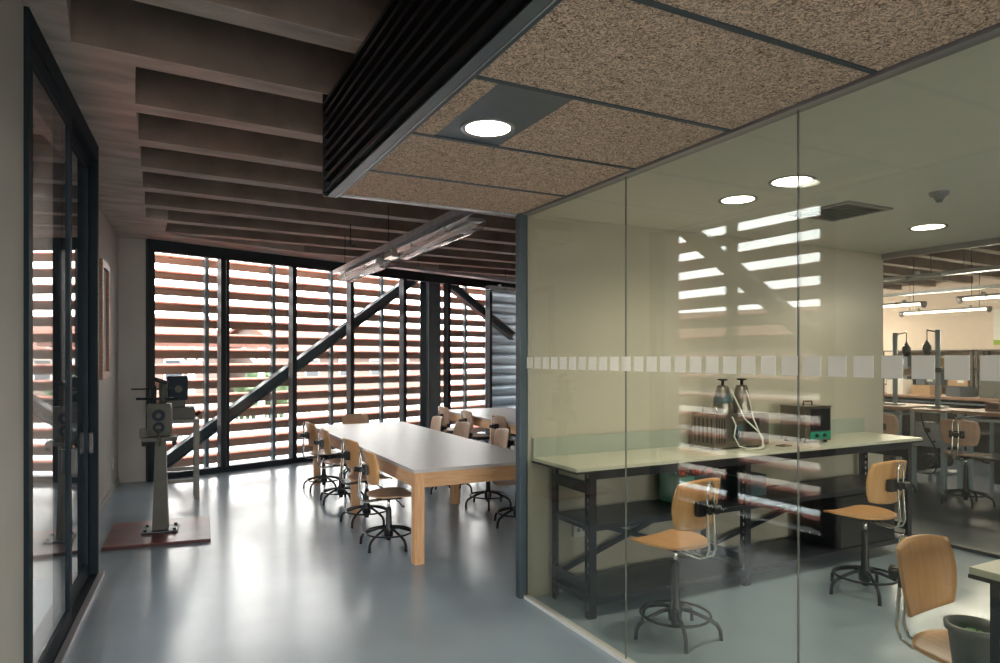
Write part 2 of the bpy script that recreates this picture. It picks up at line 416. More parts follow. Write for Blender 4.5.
# dividing wall of the far room and outer walls of the workshop
c1 = L(*W1)
dxy = (c1[0]-BW, c1[1]-0.0); dl = math.hypot(*dxy)
s = struct('wall_divide', (BW-.12, 0.12, 0), math.atan2(dxy[1]-.12, dxy[0])); MB().box(0, dl, -.15, 0, 0, 3.7).build('wall_face', 'plaster', s)
s = struct('wall_workshop_side'); MB().box(13, 13.2, REAR, 9, 0, 3.7).build('wall_face', 'workshop_wall', s)
s = struct('wall_workshop_end'); MB().box(5.2, 13, 7.6, 7.8, 0, 3.7).build('wall_face', 'workshop_wall', s)
rw = struct('wall_rear', (0, REAR, 0))
mb = MB().box(-4.2, -3.1, -.2, 0, 0, 3.7).box(-.1, 1.0, -.2, 0, 0, 3.7).box(2.4, 13.2, -.2, 0, 0, 3.7).box(1.0, 2.4, -.2, 0, 0, .12).box(1.0, 2.4, -.2, 0, 3.15, 3.7).box(-3.1, -.1, -.2, 0, 0, .12).box(-3.1, -.1, -.2, 0, 3.15, 3.7)
mb.build('wall_face', 'plaster', rw)
wr = struct('window_fill', (0, REAR, 0))  # unseen rear windows, added to let in fill daylight
for x0_, x1_ in ((-3.1, -.1), (1.0, 2.4)):
    n_ = round((x1_-x0_)/1.4); mb = MB().box(x0_, x1_, -.15, -.05, .12, .18).box(x0_, x1_, -.15, -.05, 3.09, 3.15)
    for k in range(n_+1):
        xx = x0_+(x1_-x0_-.05)*k/n_; mb.box(xx, xx+.05, -.15, -.05, .18, 3.09)
    mb.build('window_frame', 'dark_steel', wr)
    MB().box(x0_+.05, x1_-.05, -.103, -.097, .18, 3.09).build('glass_pane', 'glass_clear', wr)

PT = 1.075
gp = thing('glass_partition', 'tall frameless glass partition with a row of frosted squares, right of the aisle', 'partition')
for k in range(7):
    y1 = -.002-k*PT; y0 = y1-PT+.004
    g = MB().box(-.006, .006, y0, y1, .02, HC-.012).build('glass_panel', 'glass_green', gp)
    MB().box(-.004, .004, y0-.004, y0, .02, HC-.012).build('joint_seal', 'grey_plastic', g)
    if k < 4:
        mb = MB(); yy = -.055
        while yy > -7*PT:
            if y0 < yy <= y1+.003: mb.box(-.0085, -.0065, yy-.037, yy+.037, 1.553, 1.630)
            yy -= .103
        mb.build('frosted_squares', 'frosted', g)
MB().box(-.030, .030, -7.4, -.0, HC-.012, HC+.005).build('top_rail', 'alu', gp)
MB().box(-.022, .022, -7.4, -.0, 0, .02).build('floor_channel', 'white_sill', gp)
cp = thing('corner_post', 'dark blue grey steel post at the corner of the glass partition', 'post')
MB().box(-.052, .006, -.0, .06, 0, HC, .004).build('post_body', 'blue_steel', cp)
gp2 = thing('glass_partition', 'far glass partition between the green tinted room and the workshop', 'partition', (BW, 0, 0))
for k in range(6):
    y1 = -.002-k*1.2; MB().box(-.005, .005, y1-1.195, y1, .03, HC-.04).build('glass_panel', 'glass_clear', gp2)
MB().box(-.03, .03, -7.4, 0, HC-.05, HC+.005).build('top_rail', 'alu', gp2)
MB().box(-.03, .03, -7.4, 0, 0, .03).build('floor_channel', 'dark_steel', gp2)
# plasterboard ceiling inside the glazed room
gc = struct('ceiling_lowered'); MB().box(.036, BW+.05, REAR, .0, HC, HC+.12).build('plasterboard', 'gypsum', gc)

# wood-wool soffit outside the glass
sof = thing('suspended_ceiling', 'lowered ceiling of brown wood wool tiles between dark fascia and glass partition', 'ceiling', (0, 0, HC))
XL = -1.32
yend = .05
# seam positions along the fascia edge measured in plan
seams = [yend]
for d_, X_ in ((3.468, -.683), (2.885, -.396), (2.30, -.112), (1.715, .18), (1.13, .47)):
    seams.append(L(X_, d_)[1])
while seams[-1] > -7: seams.append(seams[-1]-.655)
for i in range(len(seams)-1):
    y1, y0 = seams[i]-.012, seams[i+1]+.012
    if i == 2:
        cxp = L(-.051, 2.836); xa, xb = cxp[0]-.17, cxp[0]+.15
        MB().box(XL+.075, xa, y0, y1, 0, .03).build('tile', 'wood_wool', sof)
        MB().box(xb, -.036, y0, y1, 0, .03).build('tile', 'wood_wool', sof)
        MB().box(xa, xb, y0, y1, .002, .01).build('metal_panel', 'post_grey', sof)
    else:
        MB().box(XL+.075, -.036, y0, y1, 0, .03).build('tile', 'wood_wool', sof)
    MB().box(XL+.075, -.036, seams[i+1]-.011, seams[i+1]+.011, -.004, .04).build('tile_rail', 'blue_steel', sof)
MB().box(XL+.03, -.036, yend-.008, yend+.03, -.008, .05).build('end_trim', 'galv', sof)
MB().box(XL+.02, -.036, REAR+.1, yend, .035, .06).build('backing', 'gypsum', sof)
MB().box(XL+.045, XL+.075, REAR+.1, yend+.03, -.010, .03).build('edge_trim', 'blue_steel', sof)
MB().box(XL+.048, XL+.054, REAR+.1, yend+.03, -.016, -.010).build('edge_bead', 'galv', sof)
fa = thing('slatted_fascia', 'black ribbed fascia box hanging below the concrete beams', 'fascia', (0, 0, HC))
MB().box(XL+.012, XL+.045, REAR+.1, yend+.028, -.012, .597).build('back_panel', 'fascia', fa)
for k in range(9):
    z = .01+k*.064
    MB().prism([(XL-.022, REAR+.1), (XL+.012, REAR+.1), (XL+.012, yend+.028), (XL-.022, yend+.028)], z, z+.022).build('fin', 'fascia', fa)
MB().box(XL+.0, XL+.047, REAR+.1, yend+.03, -.014, -.0121).build('lower_trim', 'post_grey', fa)
MB().box(XL-.026, XL+.045, yend+.028, yend+.04, -.012, .595).build('end_plate', 'fascia', fa)

def downlight(xy, z, label, r=.105, parent_power=1.0):
    t = thing('recessed_downlight', label, 'ceiling light', (*xy, z))
    MB().lathe([(r-.005, -.002), (r+.016, -.006), (r+.018, 0), (r-.004, .0)], 36).build('bezel', 'alu', t)
    MB().lathe([(r-.004, -.003), (r-.02, -.0045), (.0, -.0045)], 36).build('diffuser', 'bulb_glow', t)
    l = bpy.data.lights.new('downlight_lamp', 'SPOT'); l.energy = 30*parent_power; l.spot_size = 2.7; l.spot_blend = .8; l.shadow_soft_size = .09; l.color = (1, .90, .74)
    o = bpy.data.objects.new('downlight_lamp', l); COL.objects.link(o); o.parent = t; o.location = (0, 0, -.03)
    return t
downlight(L(-.051, 2.836), HC-.0, 'round lit downlight in the grey metal panel of the wood wool ceiling', .10, 1.0)
downlight(L(1.467, 4.11), HC, 'round lit downlight above the bench, left one of the pair behind the glass', .10)
downlight(L(1.612, 3.683), HC, 'round lit downlight crossed by a glass joint, beside the dark ceiling vent')
downlight(L(3.19, 4.97), HC, 'round lit downlight nearest the workshop, below the smoke detector', .11)
downlight((2.7, -5.3), HC, 'round lit downlight in the near part of the glazed room, right of the picture', .11, .6)
# vent
va = L(2.26, 4.43)
t = thing('ceiling_vent', 'dark square ceiling vent right of the crossed downlight', 'vent', (*va, HC))
MB().box(-.22, .22, -.22, -.19, -.012, 0).box(-.22, .22, .19, .22, -.012, 0).box(-.22, -.19, -.19, .19, -.012, 0).box(.19, .22, -.19, .19, -.012, 0).build('vent_frame', 'alu', t)
mb = MB()
for k in range(9): mb.box(-.19, .19, -.18+k*.042, -.165+k*.042, -.010, -.002)
mb.build('vent_slats', 'grey_plastic', t)
MB().box(-.19, .19, -.19, .19, -.002, -.0005).build('vent_back', 'black_plastic', t)
t = thing('smoke_detector', 'small grey smoke detector on the pale lowered ceiling', 'smoke detector', (*L(2.59, 3.93), HC))
MB().lathe([(0, -.045), (.025, -.043), (.03, -.03), (.05, -.02), (.055, 0)], 24).build('detector_body', 'alu', t)
MB().lathe([(0, -.06), (.018, -.057), (.02, -.045)], 16).build('sensor_tip', 'grey_plastic', t)

# ------------------------------------------------------------------ chairs
def sq(s_, t_, k=.42): return s_*math.sqrt(1-k*t_*t_), t_*math.sqrt(1-k*s_*s_)
def make_chair(sh, plym='ply', seatm=None):
    """swivel chair, front towards +y, sh = seat height"""
    t = thing('swivel_chair', '', 'chair')
    def seat(a, b_):
        x, y = sq(a, b_); w = .195 + .025*y
        z = sh+.012*(x*x) - (.025*max(0, y-.55)**2*6) + .02*max(0, -y-.6) - .008*(1-x*x)*(1-y*y)
        return (x*w*1.08, y*.215+.03, z)
    MB().plate(seat, (0, 0, -.012)).build('seat', seatm or plym, t)
    def back(a, b_):
        x, zc = sq(a, b_, .24)
        w = .185 + .012*zc
        return (x*w*1.06, -.185+.045*x*x - .02*zc, sh+.245+zc*.148)
    MB().plate(back, (0, -.012, 0)).build('backrest', plym, t)
    # bent tube support, a long loop standing behind the backrest
    pts = []
    for sgn in (-1, 1):
        side = [(.028*sgn, -.02, sh-.035), (.028*sgn, -.12, sh-.05), (.028*sgn, -.20, sh-.055), (.028*sgn, -.245, sh-.035), (.028*sgn, -.262, sh+.01),
                (.028*sgn, -.255, sh+.12), (.028*sgn, -.245, sh+.22), (.028*sgn, -.25, sh+.33), (.026*sgn, -.25, sh+.355)]
        if sgn > 0: side = [(.014, -.25, sh+.375), (0, -.25, sh+.382)][::-1] + side[::-1]
        else: side = side+[(-.014, -.25, sh+.375)]
        pts += side
    MB().tube(pts, .0075, 8).build('back_support', 'chrome', t)
    c = MB().box(-.075, .075, -.232, -.20, sh+.19, sh+.27, .004).box(-.04, .04, -.275, -.232, sh+.21, sh+.255, .004).build('clamp', 'black_plastic', t)
    MB().cyl((0, -.275, sh+.232), (0, -.30, sh+.232), .022, 14).cyl((.04, -.255, sh+.232), (.07, -.255, sh+.232), .018, 12).build('knob', 'black_plastic', c)
    MB().box(-.07, .07, -.07, .09, sh-.045, sh-.013, .006).build('seat_plate', 'black_metal', t)
    MB().tube([(.05, .04, sh-.04), (.12, .06, sh-.06), (.17, .07, sh-.085), (.20, .07, sh-.08)], [.006, .006, .007, .011], 8).build('lever', 'black_metal', t)
    MB().cyl((0, 0, sh-.14), (0, 0, sh-.04), .013, 14).build('piston', 'chrome', t)
    MB().lathe([(.0, .05), (.022, .05), (.024, .075), (.04, .085), (.042, .155), (.026, .185), (.024, sh-.15), (.019, sh-.12), (.0, sh-.12)], 20).build('column', 'black_metal', t)
    for k in range(5):
        a = k*2*PI/5+.3; ca, sa = math.cos(a), math.sin(a)
        P = [(.03, .15), (.09, .145), (.15, .125), (.20, .105), (.235, .085), (.253, .055), (.258, .0)]
        MB().tube([(r_*ca, r_*sa, z) for r_, z in P], [.012]*6+[.012], 8).build('leg', 'black_metal', t)
    MB().tube([(.200*math.cos(i*2*PI/36), .200*math.sin(i*2*PI/36), .121) for i in range(36)], .0085, 8, close=True).build('foot_ring', 'black_metal', t)
    return t
low = make_chair(.45, 'ply', 'ply_brown'); used = set()
high = make_chair(.55); mid = make_chair(.50); pale = make_chair(.45, 'ply_pale', 'ply_pale'); wk = make_chair(.56, 'ply_pink', 'ply_brown')
def place(proto, xy, heading, label, group):
    """heading: world angle the sitter would face"""
    if proto.name in used: o = copy_tree(proto)
    else: o = proto; used.add(proto.name)
    o.location = (*xy, 0); o.rotation_euler = (0, 0, heading-PI/2)
    o['label'] = label; o['category'] = 'chair'; o['group'] = group
    return o
G1 = 'swivel chairs around the near white table'; G2 = 'swivel chairs along the far white table'; G3 = 'swivel chairs in the glazed room'; G4 = 'swivel chairs in the workshop'
place(low, L(-.965, 5.78), -.02, 'swivel chair nearest the viewer on the left side of the near pine table', G1)
place(low, L(-1.32, 6.60), .12, 'second swivel chair on the left side of the near table, counted from the front', G1)
place(low, L(-1.80, 7.55), -.10, 'third swivel chair from the front, on the left side of the near table', G1)
place(low, L(-2.19, 8.29), .08, 'farthest swivel chair on the left side of the near table, beside the window', G1)
place(pale, L(-1.93, 9.18), -PI/2+.1, 'chair at the far end of the near table, only its backrest top shows', G1)
place(pale, L(.17, 6.52), PI+.25, 'chair right of the near table, partly hidden by the dark corner post', G1)
place(pale, L(-.13, 7.33), PI-.1, 'second chair on the right side of the near table, counted from the front', G1)
place(pale, L(-.60, 8.08), PI+.08, 'third chair from the front, on the right side of near table', G1)
place(pale, L(-1.00, 8.90), PI-.05, 'farthest chair on the right side of the near table, by the window end', G1)
place(pale, L(.12, 9.34), .05, 'nearest of three chairs on the left side of the far white table', G2)
place(pale, L(-.34, 10.16), -.08, 'middle of three chairs on the left side of the far white table', G2)
place(pale, L(-.78, 10.98), .04, 'farthest of three chairs on the left side of the far white table', G2)
place(high, L(1.03, 3.92), PI/2+.14, 'tall swivel chair behind the glass in front of the left bench half', G3)
place(high, L(2.53, 4.62), PI/2+.0, 'tall swivel chair in front of the right end of the dark bench', G3)
place(mid, L(1.80, 2.55), -PI/2+.06, 'tall swivel chair at lower right carrying the grey bucket on its seat', G3)
place(wk, (5.78, .30), .1, 'workshop swivel chair with pinkish backrest facing the blue framed workbench', G4)
place(wk, (5.85, 1.18), -.1, 'workshop chair mostly hidden behind the end of the cream wall', G4)

# ------------------------------------------------------------------ big tables
def big_table(loc, label, three=True):
    t = thing('work_table', label, 'table', loc)
    Wd, Ln = 1.23, 3.85
    MB().box(0, Wd, 0, Ln, .722, .750, .003).build('tabletop', 'white_laminate', t)
    ap = .12; e = .02
    MB().box(e, Wd-e, e, e+.03, .722-ap, .722).build('apron', 'pine', t)
    MB().box(e, Wd-e, Ln-e-.03, Ln-e, .722-ap, .722).build('apron', 'pine', t)
    for x in (e, Wd-e-.03):
        mb = MB().box(0, Ln-2*e, -.015, .015, -ap/2, ap/2).rot(PI/2).move((x+.015, e, .722-ap/2))
        o = MB().box(-(Ln/2-e), Ln/2-e, -.015, .015, -ap/2, ap/2).build('apron', 'pine', t); mb.bm.free()
        o.location = (x+.015, Ln/2, .722-ap/2); o.rotation_euler = (0, 0, PI/2)
    for x in (.012, Wd-.092):
        for y in (.012, Ln/2-.04, Ln-.092):
            MB().box(x, x+.08, y, y+.08, 0, .7215, .003).build('leg', 'pine_leg', t)
    return t
big_table((*L(-.672, 5.20), 0), 'long white topped pine table in the middle of the room, nearest the viewer')
q = L(-1.02, 11.3); big_table((q[0], q[1]-3.85, 0), 'second white topped pine table beyond the near one, by the window')

# ------------------------------------------------------------------ steel benches
def bench(loc, rotz, Ln, D, legs, label, splash=True, zt=.95, shelves=(.58, .12)):
    """local x along the front, y to the back"""
    t = thing('workbench', label, 'workbench', loc, rotz)
    tp = MB().box(0, Ln, 0, D, zt-.022, zt).build('worktop', 'bench_laminate', t)
    MB().box(-.004, Ln+.004, -.004, D+.002, zt-.035, zt-.0225).build('worktop_edge', 'black_plastic', tp)
    if splash: MB().box(0, Ln, D-.012, D, zt, zt+.13).build('splashback', 'splash', t)
    def post(x, y, sx, sy):
        mb = MB(); h = zt-.036; w = .05
        # perforated angle: front flange with slots, side flange solid
        z = 0.0
        mb.box(x-.002*sx if sx > 0 else x-w, x+w if sx > 0 else x+.002, y-.002, y+.002, 0, h)
        xx = x if sx > 0 else x-.0
        ya, yb = (y, y+w) if sy > 0 else (y-w, y)
        nz = int(h/.05)
        for (c0, c1_) in ((ya, ya+.012), (ya+.026, ya+.05)):
            mb.box(xx-.002, xx+.002, c0, c1_, 0, h)
        for i in range(nz+1): mb.box(xx-.002, xx+.002, ya+.012, ya+.026, i*.05, i*.05+.025)
        mb.build('leg', 'rack_steel', t)
    for x, sx in legs:
        post(x, .035, sx, 1); post(x, D-.06, sx, -1)
        MB().box(x-.012, x+.012, .04, D-.07, zt-.17, zt-.10).build('side_rail', 'rack_steel', t)
        MB().box(x-.012, x+.012, .04, D-.07, .17, .225).build('side_rail', 'rack_steel', t)
    for (xa, xb) in zip([l[0] for l in legs], [l[0] for l in legs][1:]):
        MB().box(xa, xb, .035, .05, zt-.085, zt-.0355).build('front_rail', 'rack_steel', t)
        for z in shelves:
            MB().box(xa+.004, xb-.004, .03, D-.066, z-.035, z, .002).build('shelf', 'rack_steel', t)
        if xb-xa > .5:
            y = D-.05
            MB().bar((xa+.03, y, .15), (xb-.03, y, .56), .006, .035).bar((xa+.03, y+.007, .56), (xb-.03, y+.007, .15), .006, .035).build('cross_brace', 'rack_steel', t)
    return t
bp_ = L(.48, 4.13)
bp_ = (.040, -.545)
bench((bp_[0], bp_[1], 0), 0, 3.50, .533, ((.12, 1), (1.46, 1), (3.40, -1)), 'long dark steel bench with pale worktop along the cream wall')
nb_ = L(1.51, 2.145)
bench((nb_[0], nb_[1]-.7, 0), 0, 1.5, .70, ((.006, 1), (1.49, -1)), 'dark perforated steel bench cut off by the right edge of the picture', splash=False)

def bl(x, y): return (bp_[0]+x, bp_[1]+y)      # on the long bench
# vented stainless apparatus with two cone hoppers
t = thing('hopper_apparatus', 'slotted stainless steel apparatus with two cone shaped hoppers and white hoses on the bench', 'apparatus', (*bl(1.33, .20), .95), 0)
MB().box(0, .12, 0, .24, .012, .27, .01).build('vented_housing', 'stainless', t)
mb = MB()
for k in range(5): mb.box(-.001+.0, .001, .025+k*.042, .040+k*.042, .05, .23)
for k in range(4): mb.box(.014+k*.025, .024+k*.025, -.0015, .002, .05, .23)
mb.build('vent_slots', 'black_plastic', t)
MB().tube([(.06, .04, .27), (.06, .04, .31), (.06, .18, .31), (.06, .18, .27)], .005, 8).build('carry_handle', 'chrome', t)
MB().box(.14, .58, .02, .23, .012, .255, .006).build('control_housing', 'stainless', t)
pn = MB().box(.20, .30, .012, .02, .06, .17).build('control_panel', 'dark_teal', t)
MB().cyl((.225, .012, .09), (.225, 0, .09), .012).cyl((.225, .012, .13), (.225, 0, .13), .012).cyl((.27, .012, .11), (.27, 0, .11), .018).build('dial', 'black_plastic', pn)
MB().box(.34, .47, .014, .021, .12, .22).build('front_plate', 'black_metal', t)
for x in (.22, .42):
    h = MB().lathe([(.078, .255), (.080, .28), (.048, .44), (.038, .465), (0, .47)], 24, (x, .14, 0)).build('hopper', 'stainless', t)
    MB().lathe([(.0, .465), (.012, .466), (.012, .50), (.036, .505), (.038, .515), (.0, .518)], 18, (x, .14, 0)).build('hopper_knob', 'black_plastic', h)
    if x == .22: MB().lathe([(.071, .335), (.0725, .337), (.058, .405), (.057, .405)], 24, (x, .14, 0)).build('dark_band', 'dark_teal', h)
MB().tube([(.24, .08, .44), (.27, .04, .33), (.30, .0, .22), (.36, -.06, .14), (.40, -.08, .08), (.37, -.10, .02), (.30, -.11, .01), (.22, -.10, .01)], .006, 8).build('hose', 'cable_white', t)
MB().tube([(.38, .06, .43), (.375, .02, .35), (.38, -.01, .22), (.41, -.05, .10), (.39, -.1, .02), (.30, -.13, .009)], .005, 8).build('hose', 'cable_white', t)
MB().tube([(.17, .0, .24), (.19, -.02, .18), (.16, -.03, .10), (.19, -.05, .03), (.26, -.08, .009), (.34, -.06, .009)], .005, 8).build('hose', 'cable_white', t)
for x in (.02, .46):
    for y in (.03, .26): MB().cyl((x, y, 0), (x, y, .013), .014, 12).build('foot', 'black_plastic', t)
# stainless oven-like box with green panel
t = thing('laboratory_oven', 'square stainless box with green control strip and top handle, on the bench', 'apparatus', (*bl(2.26, .17), .95), 0)
MB().box(0, .30, .0, .24, .015, .29, .006).build('housing', 'stainless', t)
MB().box(-.006, .306, -.006, .246, .285, .293).build('lid', 'stainless', t)
MB().box(.06, .28, -.006, .001, .10, .27).build('door', 'black_metal', t)
pn = MB().box(.05, .29, -.005, .001, .03, .09).build('control_strip', 'green_panel', t)
MB().cyl((.12, -.005, .06), (.12, -.02, .06), .014).cyl((.21, -.005, .06), (.21, -.02, .06), .014).build('dial', 'black_plastic', pn)
MB().tube([(.10, .1, .293), (.10, .1, .325), (.20, .1, .325), (.20, .1, .293)], .007, 8).build('carry_handle', 'black_plastic', t)
for x in (.03, .27):
    for y in (.03, .21): MB().cyl((x, y, 0), (x, y, .016), .014, 12).build('foot', 'black_plastic', t)
# small flat tray between them
t = thing('metal_tray', 'small flat metal tray lying on the bench between the two apparatus', 'tray', (*bl(1.95, .12), .9505), .1)
MB().box(0, .11, 0, .07, 0, .008, .002).build('tray_base', 'stainless', t)
# jerrycans on the shelf
def can(xy, m1, label):
    t = thing('jerrycan', label, 'canister', (*xy, .581), 0, 'canisters on the bench shelf')
    MB().box(0, .14, 0, .22, 0, .20, .015).build('canister_body', m1, t)
    MB().cyl((.07, .06, .20), (.07, .06, .235), .022, 16).build('screw_cap', 'red_plastic', t)
    MB().tube([(.07, .11, .195), (.07, .12, .225), (.07, .18, .225), (.07, .20, .195)], .010, 8).build('handle', m1, t)
can(bl(1.02, .22), 'teal_plastic', 'green canister with red cap on the bench shelf, left one')
can(bl(1.18, .24), 'dark_teal', 'dark grey canister with red cap on the bench shelf, middle one')
can(bl(1.30, .24), 'dark_teal', 'dark canister with red cap on the bench shelf beside the middle leg')
t = thing('jerrycan', 'blue green box container on the bench shelf behind the chair', 'canister', (*bl(1.56, .2), .581), 0)
MB().box(0, .3, 0, .25, 0, .16, .01).build('canister_body', 'dark_teal', t)
t = thing('steel_cabinet', 'black steel cabinet standing under the right half of the bench', 'cabinet', (*bl(2.5, .06), .121), 0)
MB().box(0, .70, 0, .38, 0, .40, .004).build('cabinet_body', 'black_metal', t)
MB().box(.01, .345, -.012, -.001, .01, .39).build('cabinet_door', 'black_metal', t); MB().box(.355, .69, -.012, -.001, .01, .39).build('cabinet_door', 'black_metal', t)
MB().box(1.2-.85, .36, -.02, -.012, .18, .24).build('handle', 'alu', t)
# bucket on near chair
t = thing('bucket', 'grey plastic bucket holding green scraps, standing on the lower right chair', 'bucket', (*L(1.69, 2.38), .497), 0)
MB().lathe([(0, 0), (.060, 0), (.078, .15), (.088, .152), (.09, .175), (.080, .177), (.072, .15), (.056, .008), (0, .008)], 32).build('bucket_body', 'grey_plastic', t)
MB().lathe([(0, .135), (.03, .15), (.055, .13), (.056, .02), (0, .02)], 12).build('green_scraps', 'green_bits', t)
MB().tube([(-.03, 0, .05), (-.01, .02, .12), (.03, .0, .15), (.05, -.02, .08)], .004, 6).tube([(.0, -.04, .05), (.02, .03, .15), (-.04, .02, .1)], .004, 6).build('wire_scraps', 'black_plastic', t)

# wall socket box in the glazed room
t = thing('wall_socket', 'double pale socket box low on the cream wall behind the bench', 'socket', (.42, -.0, .42), 0)
MB().box(-.06, .06, -.03, 0, -.05, .05, .004).build('socket_box', 'white_paint', t)
MB().cyl((-.02, -.03, 0), (-.02, -.034, 0), .015).cyl((.025, -.03, 0), (.025, -.034, 0), .015).build('outlet', 'grey_plastic', t)

# ------------------------------------------------------------------ machine on red mat
mA = [L(-3.35, 5.61), L(-2.56, 5.89), L(-2.945, 6.75), L(-3.715, 6.42)]
t = thing('floor_board', 'dark red board lying on the floor under the pedestal machine', 'board', (0, 0, 0))
MB().prism(mA, 0, .03).build('board_slab', 'red_mat', t)
mm = [((p[0]-sum(a[0] for a in mA)/4)*1.008+sum(a[0] for a in mA)/4, (p[1]-sum(a[1] for a in mA)/4)*1.008+sum(a[1] for a in mA)/4) for p in mA]
MB().prism(mm, 0, .024).build('board_edge', 'mat_edge', t)
t = thing('pedestal_machine', 'old grey green bench machine on a tapered pedestal, by the left wall', 'machine', (*L(-3.14, 6.17), .03), -.08)
MB().box(-.15, .15, -.13, .13, 0, .02, .005).build('foot_plate', 'black_metal', t)
# tapered pedestal
bm = MB()
def frus(mb, w0, d0, w1, d1, z0, z1, cxx=0, cyy=0):
    vs = [mb.bm.verts.new((cxx+a*w/2, cyy+b_*d/2, z)) for (w, d, z) in ((w0, d0, z0), (w1, d1, z1)) for a, b_ in ((-1, -1), (1, -1), (1, 1), (-1, 1))]
    for f in ((3, 2, 1, 0), (4, 5, 6, 7), (0, 1, 5, 4), (1, 2, 6, 5), (2, 3, 7, 6), (3, 0, 4, 7)): mb.bm.faces.new([vs[i] for i in f])
frus(bm, .135, .13, .085, .08, .02, .84); bm.build('pedestal', 'machine_paint', t)
for x in (-.12, .12):
    for y in (-.1, .1): MB().cyl((x, y, .02), (x, y, .04), .014, 8).build('bolt', 'black_metal', t)
MB().box(-.15, .14, -.10, .12, .83, .87, .006).build('machine_table', 'machine_paint', t)
hs = MB().box(-.115, .095, -.08, .10, .87, 1.18, .05).build('gear_housing', 'machine_paint', t)
MB().cyl((-.01, -.08, 1.07), (-.01, -.10, 1.07), .055, 24).cyl((-.01, -.08, .96), (-.01, -.095, .96), .05, 24).build('dark_cover', 'machine_dark', hs)
MB().cyl((-.01, -.10, 1.07), (-.01, -.13, 1.07), .02, 16).cyl((-.01, -.095, .96), (-.01, -.12, .96), .022, 16).build('shaft_end', 'machine_paint', hs)
MB().tube([(-.01, -.13, .95), (.0, -.14, .86), (.0, -.15, .80)], .012, 8).build('crank_handle', 'machine_paint', t)
MB().cyl((-.20, -.02, 1.22), (.16, -.02, 1.22), .012, 12).cyl((-.24, -.0, 1.31), (.10, .0, 1.31), .007, 10).cyl((-.05, -.02, 1.18), (-.05, -.02, 1.34), .018, 12).cyl((-.10, 0, 1.18), (-.10, 0, 1.33), .012, 12).build('guide_rods', 'black_metal', t)
MB().cyl((.02, 0, 1.17), (.02, 0, 1.36), .035, 16).build('spindle', 'machine_paint', t)
MB().cyl((.06, -.02, 1.36), (-.05, -.02, 1.40), .02, 12).build('feed_knob', 'black_plastic', t)
MB().box(-.17, -.10, -.05, .05, .86, .95, .01).build('side_bracket', 'machine_paint', t)
for x in (-.13, .12): MB().cyl((x, -.08, .80), (x, -.09, .83), .02, 10).build('table_screw', 'black_metal', t)
# motor unit and stand behind
t = thing('machine_stand', 'pale four legged stand with blue black motor, behind the pedestal machine', 'machine', (*L(-3.74, 7.75), 0), 0)
for x in (-.17, .19):
    for y in (-.16, .16): MB().box(x-.025, x+.025, y-.025, y+.025, 0, .88).build('leg', 'stand_paint', t)
for z in (.20, .34):
    MB().box(-.17, .19, -.175, -.145, z, z+.04).build('rung', 'stand_paint', t)
MB().box(-.20, .22, -.19, .19, .88, .92, .004).build('stand_top', 'stand_paint', t)
MB().box(-.17, .17, -.13, .13, .92, 1.06, .01).build('machine_body', 'machine_paint', t)
MB().box(-.12, .07, -.09, .09, 1.06, 1.26, .01).build('upright', 'machine_paint', t)
MB().box(-.12, .10, -.12, .12, 1.14, 1.42, .025).build('motor', 'machine_dark', t)
MB().cyl((0, -.12, 1.27), (0, -.15, 1.27), .04, 20).build('motor_hub', 'machine_paint', t)
MB().cyl((.18, -.05, .96), (.23, -.05, 1.0), .02, 12).build('red_knob', 'mat_edge', t)

# wooden frame on left wall
x0 = 2.25
fdist = lambda d_: (d_-4.93)/(8.68-4.93)*lf
t = thing('picture_frame', 'tall brown wooden frame hanging on the left wall', 'frame', pf, af)
a_, b_ = fdist(6.90), fdist(7.45)
MB().box(a_, a_+.07, -.05, -.001, 1.40, 2.66, .006).box(b_-.07, b_, -.05, -.001, 1.40, 2.66, .006).box(a_+.07, b_-.07, -.05, -.001, 2.58, 2.66, .006).box(a_+.07, b_-.07, -.05, -.001, 1.40, 1.48, .006).build('frame_border', 'wood_brown', t)
MB().box(a_+.07, b_-.07, -.02, -.001, 1.48, 2.58).build('frame_panel', 'plaster', t)

# ------------------------------------------------------------------ pendant lights in the room
def batten(loc, rotz, ln, label, lit=False, group=None):
    """sealed tube lamp hanging below a rail; local x along, origin at its middle"""
    t = thing('tube_lamp', label, 'ceiling light', loc, rotz, group)
    MB().prism_x([(-.065, .02), (-.078, .045), (.078, .045), (.065, .02)], -ln/2, ln/2).build('lamp_body', 'galv', t)
    for y in (-.025, .025):
        MB().cyl((-ln/2+.05, y, .0), (ln/2-.05, y, 0), .013, 12).build('fluorescent_tube', 'tube_glow' if lit else 'paper_white', t)
    pts = [(.085*math.cos(PI+k*PI/10), .03+.09*math.sin(PI+k*PI/10)) for k in range(11)]
    inn = [(.081*math.cos(PI+k*PI/10), .03+.086*math.sin(PI+k*PI/10)) for k in range(10, -1, -1)]
    if not lit: MB().prism_x(pts+inn, -ln/2-.01, ln/2+.01).build('clear_cover', 'lamp_cover', t)
    for x in (-ln/2-.012, ln/2+.0): MB().prism_x(pts+[(.05, .045), (-.05, .045)], x, x+.012).build('end_cap', 'lamp_cover' if not lit else 'alu', t)
    for x in (-ln*.3, ln*.3): MB().box(x-.015, x+.015, -.03, .03, .045, .09).build('bracket', 'galv', t)
    for x in (-ln*.25, ln*.25): MB().box(x-.01, x+.01, -.09, .09, .0, .05).build('clip', 'chrome', t)
    return t
RA = L(-2.17, 8.85); RB = L(-.10, 4.80)
rl = thing('lighting_rail', 'long galvanised rail hung under the beams carrying the two tube lamps', 'rail', (*RB, 2.75), math.atan2(RA[1]-RB[1], RA[0]-RB[0]))
ln_ = math.hypot(RA[0]-RB[0], RA[1]-RB[1])
MB().box(0, ln_, -.05, -.042, -.02, .03).box(0, ln_, .042, .05, -.02, .03).box(0, ln_, -.05, .05, .03, .036).build('rail_channel', 'galv', rl)
